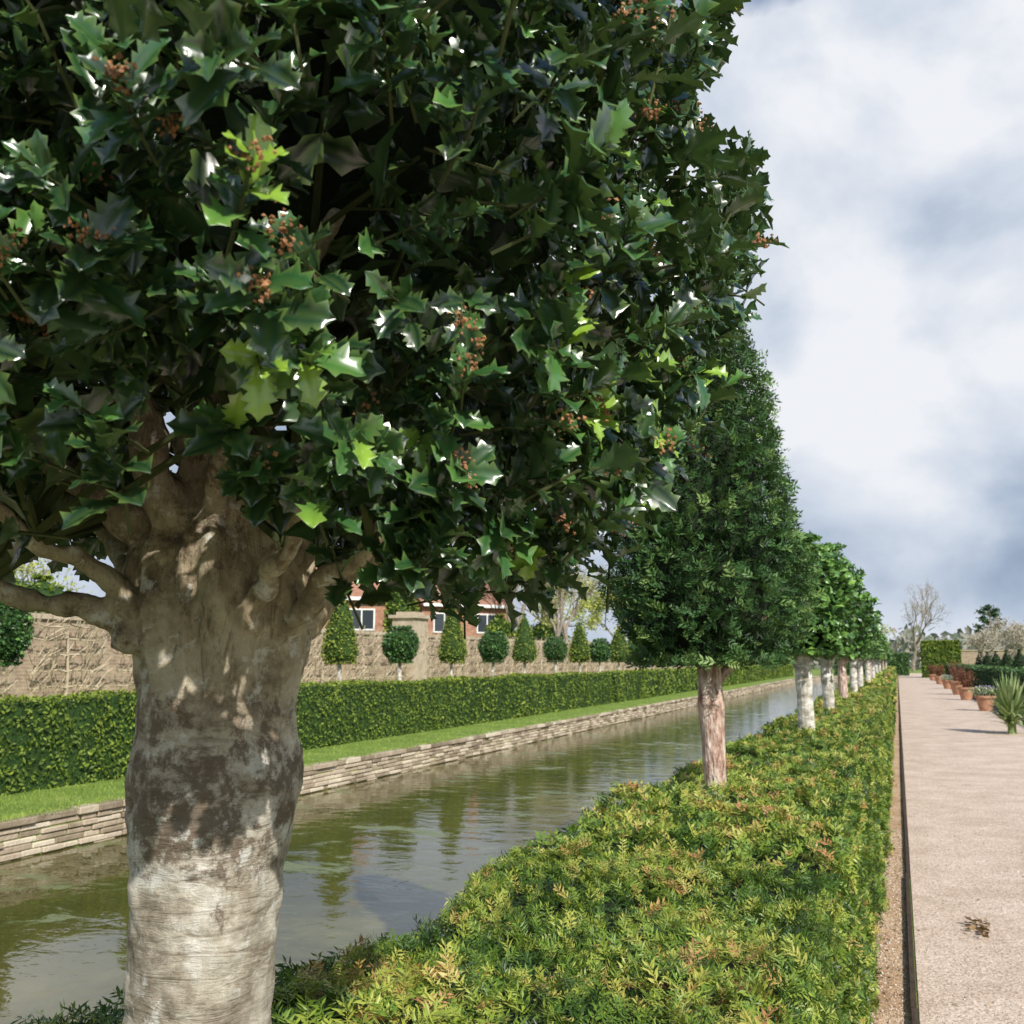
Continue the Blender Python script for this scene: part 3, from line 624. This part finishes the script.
# ---------------------------------------------------------------- garden wall + espaliers
gw=MB()
gw.box((-17.35,-5,0),(-17,120,2.42),mat=0);gw.box((-17.42,-5,2.42),(-16.93,120,2.53),mat=1)
for y in np.arange(2,120,9.0): gw.box((-17.0,y,0),(-16.85,y+.6,2.418),mat=0)
gw.finish('brick_garden_wall',[M_brickw,M_stone])
gp=MB();gp.box((-17.6,33.6,0),(-16.7,34.8,3.1));gp.box((-17.72,33.5,3.1),(-16.6,34.92,3.22));gp.box((-17.5,33.7,3.22),(-16.8,34.7,3.34))
gp.finish('stone_gate_pier',[M_stone])
ev=MB()
for y in np.arange(4,105,2.6):
    ev.tube([(-16.8,y,0),(-16.78,y+.05,1.2),(-16.8,y,2.2)],[.04,.03,.015],5,cap=False)
    for z in (.9,1.25,1.6,1.95,2.25):
        for sg in (-1,1):
            L=rng.uniform(.9,1.35);s=np.linspace(0,1,5)
            ev.tube(np.stack([np.full(5,-16.78)+rng.normal(0,.02,5),y+sg*L*s,z+.12*s+.06*np.sin(s*4+z)+rng.normal(0,.015,5)],-1),.024*(1-.5*s),4,cap=False)
            for _ in range(16 if y<60 else 5):
                q=rng.uniform(.1,1);yy=y+sg*L*q
                ev.tube([(-16.76,yy,z),(-16.65+rng.normal(0,.05),yy+rng.normal(0,.2),z+rng.uniform(.15,.45))],[.012,.008],3,cap=False)
ev.finish('espalier_fruit_trees',[M_vine])
gw=MB();gw.box((6,128,0),(80,128.4,2.6),mat=0);gw.box((5.9,127.9,2.6),(80,128.5,2.72),mat=1);gw.finish('brick_garden_wall',[M_brickw,M_stone])

# ---------------------------------------------------------------- houses
def house(loc,rot,w_,d_,ev_,rg,nwin=2):
    e=empty('brick_house');e.location=(loc[0],loc[1],0);e.rotation_euler=(0,0,rot)
    m=MB();hw,hd=w_/2,d_/2
    V=[(-hw,-hd,0),(hw,-hd,0),(hw,hd,0),(-hw,hd,0),(-hw,-hd,ev_),(hw,-hd,ev_),(hw,hd,ev_),(-hw,hd,ev_),(-hw,0,rg),(hw,0,rg)]
    m.faces(V,[(0,1,5,4),(2,3,7,6),(1,2,6,9,5),(3,0,4,8,7)]);m.finish('walls',[M_brickh],parent=e)
    m=MB();sl=(rg-ev_)/hd;ov=.35
    for sg in (-1,1):
        y0,z0=sg*(hd+ov),ev_-sl*ov+.05;x0,x1=-hw-.25,hw+.25
        V=[(x0,y0,z0),(x1,y0,z0),(x1,0,rg+.05),(x0,0,rg+.05),(x0,y0,z0+.14),(x1,y0,z0+.14),(x1,0,rg+.2),(x0,0,rg+.2)]
        m.faces(V,[(0,1,2,3),(4,5,6,7),(0,1,5,4),(1,2,6,5),(3,0,4,7)])
    m.finish('roof',[M_tile],parent=e)
    m=MB();m.box((hw*.55,-.4,rg-.7),(hw*.55+.8,.4,rg+1.1));m.box((hw*.55-.06,-.46,rg+1.1),(hw*.55+.86,.46,rg+1.2));m.box((hw*.55+.1,-.25,rg+1.2),(hw*.55+.3,-.02,rg+1.5));m.finish('chimney',[M_brickh],parent=e)
    m=MB();g_=MB()
    for fl in (1.0,3.3):
        for i in range(nwin):
            x=-hw+w_*(i+.5)/nwin
            for (a,b_,c_,d2) in ((x-.8,x+.8,fl,fl+.09),(x-.8,x+.8,fl+1.21,fl+1.3),(x-.8,x-.71,fl+.09,fl+1.21),(x+.71,x+.8,fl+.09,fl+1.21),(x-.04,x+.04,fl+.09,fl+1.21)):
                m.box((a,-hd-.06,c_),(b_,-hd+.02,d2))
            g_.box((x-.71,-hd-.02,fl+.09),(x+.71,-hd+.01,fl+1.21))
        for yy in (-d_*.22,d_*.22):
            for sx in (-1,1):
                xx0,xx1=sorted((sx*(hw-.02),sx*(hw+.06)))
                for (a,b_,c_,d2) in ((yy-.7,yy+.7,fl,fl+.09),(yy-.7,yy+.7,fl+1.21,fl+1.3),(yy-.7,yy-.61,fl+.09,fl+1.21),(yy+.61,yy+.7,fl+.09,fl+1.21)):
                    m.box((xx0,a,c_),(xx1,b_,d2))
                gx0,gx1=sorted((sx*(hw-.01),sx*(hw+.02)));g_.box((gx0,yy-.61,fl+.09),(gx1,yy+.61,fl+1.21))
    m.box((-hw-.1,-hd-.42,ev_-.32),(hw+.1,-hd-.36,ev_-.12))
    m.finish('window_frames',[M_white],parent=e);g_.finish('windows',[M_glass],parent=e)
house((-33.5,54.5),math.radians(38),7.8,7,5.4,8.3,2)
house((-28.6,62.5),math.radians(52),6.4,5.5,5.3,7.3,2)

# ---------------------------------------------------------------- background trees
def baretree(name,x,y,h,spread,leafmat_,nleaf,lsize,depth=5,tint=.5,seed=0,trunk=.02):
    r_=np.random.default_rng(seed);m=MB();ends=[]
    def rec(p,d,L,rad,lv_):
        n=4;pts=[p]
        for i in range(n):
            d=norm(d+r_.normal(0,.12,3)+np.array([0,0,.05]));pts.append(pts[-1]+d*L/n)
        m.tube(pts,np.linspace(rad,rad*.62,n+1),6 if lv_<2 else 3,cap=False)
        if lv_>=2: ends.extend(pts[1:])
        if lv_<depth:
            for _ in range(3 if lv_<4 else 2+(r_.uniform()<.5)):
                nd=norm(d+r_.normal(0,spread,3)+np.array([0,0,.12]));rec(pts[-1 if r_.uniform()<.6 else -2],nd,L*r_.uniform(.62,.82),rad*.58,lv_+1)
    rec(np.array([x,y,0.]),np.array([0,0,1.]),h*.3,h*trunk,0)
    if nleaf:
        E=np.array(ends);P=E[r_.integers(0,len(E),nleaf)]+r_.normal(0,h*.02,(nleaf,3))
        m.inst(T_q,P,norm(r_.normal(size=(nleaf,3))),norm(r_.normal(size=(nleaf,3))+np.array([0,0,.6])),lsize*r_.uniform(.6,1.3,nleaf),np.clip(r_.normal(tint,.2,nleaf),0,1),1)
    return m.finish(name,[M_baretwig,leafmat_])
baretree('willow_tree',-27,78,11.5,.5,M_budleaf,5000,.22,seed=11)
baretree('willow_tree',-23,86,10,.5,M_budleaf,4500,.24,seed=12)
baretree('birch_tree',-24,62,13,.38,M_catkin,1800,.14,seed=13)
baretree('birch_tree',-22,70,12,.4,M_catkin,1600,.14,seed=14)
baretree('birch_tree',-21,64,10,.4,M_budleaf,1800,.14,seed=31)
baretree('birch_tree',-28,86,14,.4,M_catkin,1400,.14,seed=15)
baretree('willow_tree',-21,100,10,.5,M_budleaf,4500,.25,seed=16)
baretree('birch_tree',-19,112,11,.45,M_catkin,1500,.16,seed=17)
baretree('birch_tree',-24,118,13,.45,M_budleaf,1500,.2,seed=18)
baretree('willow_tree',-31,24,7.5,.5,M_budleaf,4000,.16,seed=19)
baretree('birch_tree',-36,32,9,.5,M_budleaf,2500,.16,seed=20)
for (x,y,h,r_) in ((-25.9,50.5,6.4,1.0),(-22.5,57,4.2,1.2),(-27,79,5,2.0),(-22,93,5,2.2),(-30,36,5,1.8),(-28,27,4.4,2.0),(-33,30,5,2.2)):
    m=MB();crown(m,(x,y,0),[(r_*.5,.4),(r_,1.2),(r_*1.02,h*.55),(r_*.7,h*.85),(.1,h)],2600,[T_q],.22,thick=.25,core=.8,seed=x,lump=.13,tmean=.5);trunktube(m,x,y,0,2,.15,.1,1,k=8)
    m.finish('evergreen_shrub',[M_yewfar,M_bark3,M_corefar])
baretree('bare_tree',2.0,152,13,.45,M_catkin,900,.16,depth=6,seed=21,trunk=.022)
baretree('blossom_tree',6.9,88,5.4,.55,M_catkin,3000,.1,seed=22,trunk=.025)
baretree('blossom_tree',7.6,78,5.2,.55,M_catkin,3000,.1,seed=23,trunk=.025)
baretree('blossom_tree',6.6,100,5.0,.55,M_catkin,2500,.12,seed=24,trunk=.025)
baretree('blossom_tree',10,105,6,.55,M_catkin,2500,.12,seed=25,trunk=.025)
baretree('bare_tree',-3,150,8,.5,M_budleaf,900,.25,seed=26)
m=MB();x,y=11.6,146;m.tube([(x,y,0),(x+.2,y,5),(x,y,8.6)],[.22,.14,.04],7,mat=1)
for k in range(16):
    z=4.8+3.6*k/16;a=k*2.4;L=(3.0*(1-(z-4.8)/7))*rng.uniform(.4,1.15);q=110;s=.25+.75*rng.uniform(size=q)**.6
    m.tube([(x,y,z-.3),(x+math.cos(a)*L,y+math.sin(a)*L,z+.35)],[.05,.02],4,mat=1,cap=False)
    P=np.stack([x+math.cos(a)*L*s,y+math.sin(a)*L*s,z+.35*s],-1)+rng.normal(0,.2,(q,3))*np.array([1,1,.5]);m.inst(T_q,P,randdir(q),randdir(q)+np.array([0,0,1]),.32,rng.uniform(0,.4,q),0)
m.finish('pine_tree',[M_yewt,M_baretwig])
for y in (40,47,54,61,68,75,82,89):
    m=MB();crown(m,(6.2,y,0),[(.4,.2),(.55,.5),(.45,1.1),(.25,1.7),(.03,2.1)],700,[T_q],.12,thick=.15,core=.88,seed=y,lump=.05,tmean=.3)
    m.finish('yew_cone_topiary',[M_yewt,M_bark3,M_core])
m=MB();n=26000
az=rng.uniform(-1.25,.75,n);D=rng.uniform(170,260,n);hh=4.2+2.2*np.sin(az*23)+1.4*np.sin(az*57+1)+1.0*np.sin(az*131)
z=rng.uniform(0,1,n)**.8*np.maximum(hh,2)
P=np.stack([np.sin(az)*D,np.cos(az)*D,z],-1)+rng.normal(0,.5,(n,3))
m.inst(T_q,P,randdir(n),randdir(n)+np.array([0,-1,.5]),rng.uniform(1.,2.2,n),np.clip(rng.normal(.55,.25,n),0,1))
m.finish('distant_trees',[M_distant])

# ---------------------------------------------------------------- pots
PR=[(.17,.0),(.19,.02),(.25,.3),(.27,.38),(.305,.385),(.315,.41),(.31,.46),(.28,.465),(.265,.42)]
kinds=['lav','twig','twig','lav','twig','twig']
for i,y in enumerate((34.4,43.5,50,60,71,84)):
    e=empty('terracotta_pot');x=2.5+rng.uniform(-.05,.05);sc=(1.0,1.05,1.3,1.0,1.1,1.0)[i]
    m=MB();m.lathe([(a*sc,b_*sc) for a,b_ in PR],(x,y,.006),28,mat=0);m.lathe([(.27*sc,.40*sc),(.26*sc,.425*sc)],(x,y,.006),20,mat=1)
    m.finish('pot',[M_terra,M_soil],smooth=False,parent=e)
    m=MB();n=420
    if kinds[i]=='lav':
        P=np.stack([x+rng.normal(0,.15,n),y+rng.normal(0,.15,n),.47+rng.uniform(0,.22,n)],-1);m.inst(T_q,P,randdir(n)+np.array([0,0,1.2]),randdir(n),.08,rng.uniform(size=n),0)
        P[:,2]+=.06;m.inst(T_q,P[:200],randdir(200),randdir(200)+np.array([0,0,1]),.065,rng.uniform(size=200),1);mats=[M_yucca,M_lav]
    else:
        for k in range(46):
            a=rng.uniform(0,6.28);L=rng.uniform(.4,.85)*sc;t_=rng.uniform(.1,.5)
            m.tube([(x+.08*math.cos(a),y+.08*math.sin(a),.42),(x+math.cos(a)*L*t_,y+math.sin(a)*L*t_,.45+L)],[.014,.007],3,mat=0,cap=False)
        P=np.stack([x+rng.normal(0,.17,n),y+rng.normal(0,.17,n),.6+rng.uniform(0,.5,n)],-1);m.inst(T_q,P,randdir(n),randdir(n),.07,rng.uniform(size=n),1);mats=[M_redtwig,M_redtwig]
    m.finish('plant',mats,parent=e)
m=MB();x,y=2.2,24.0;n=260
a=rng.uniform(0,2*np.pi,n);e_=rng.uniform(.0,1.0,n)
s=np.linspace(0,1,7)
for i in range(n):
    L=rng.uniform(.75,1.1)*(.8+.25*e_[i]);el=.1+e_[i]*1.3;h0=.12+.25*rng.uniform()
    rr=L*.75*s*math.cos(el);zz_=h0+L*s*math.sin(el)-.4*L*(1-e_[i])*s**2+.25*(1-e_[i])*s
    w_=.03*np.array([.8,1,1,.95,.8,.5,.05]);ca,sa=math.cos(a[i]),math.sin(a[i])
    V=[];
    for k in range(7):
        for q in (-1,1): V.append((x+ca*rr[k]-sa*w_[k]*q,y+sa*rr[k]+ca*w_[k]*q,max(.01,zz_[k])))
    m.faces(V,[(2*k,2*k+1,2*k+3,2*k+2) for k in range(6)],rng.uniform())
m.tube([(x,y,0),(x,y,.4)],[.09,.07],8)
m.finish('yucca_plant',[M_yucca])
print('verts',sum(len(o.data.vertices) for o in bpy.data.objects if o.type=='MESH'))
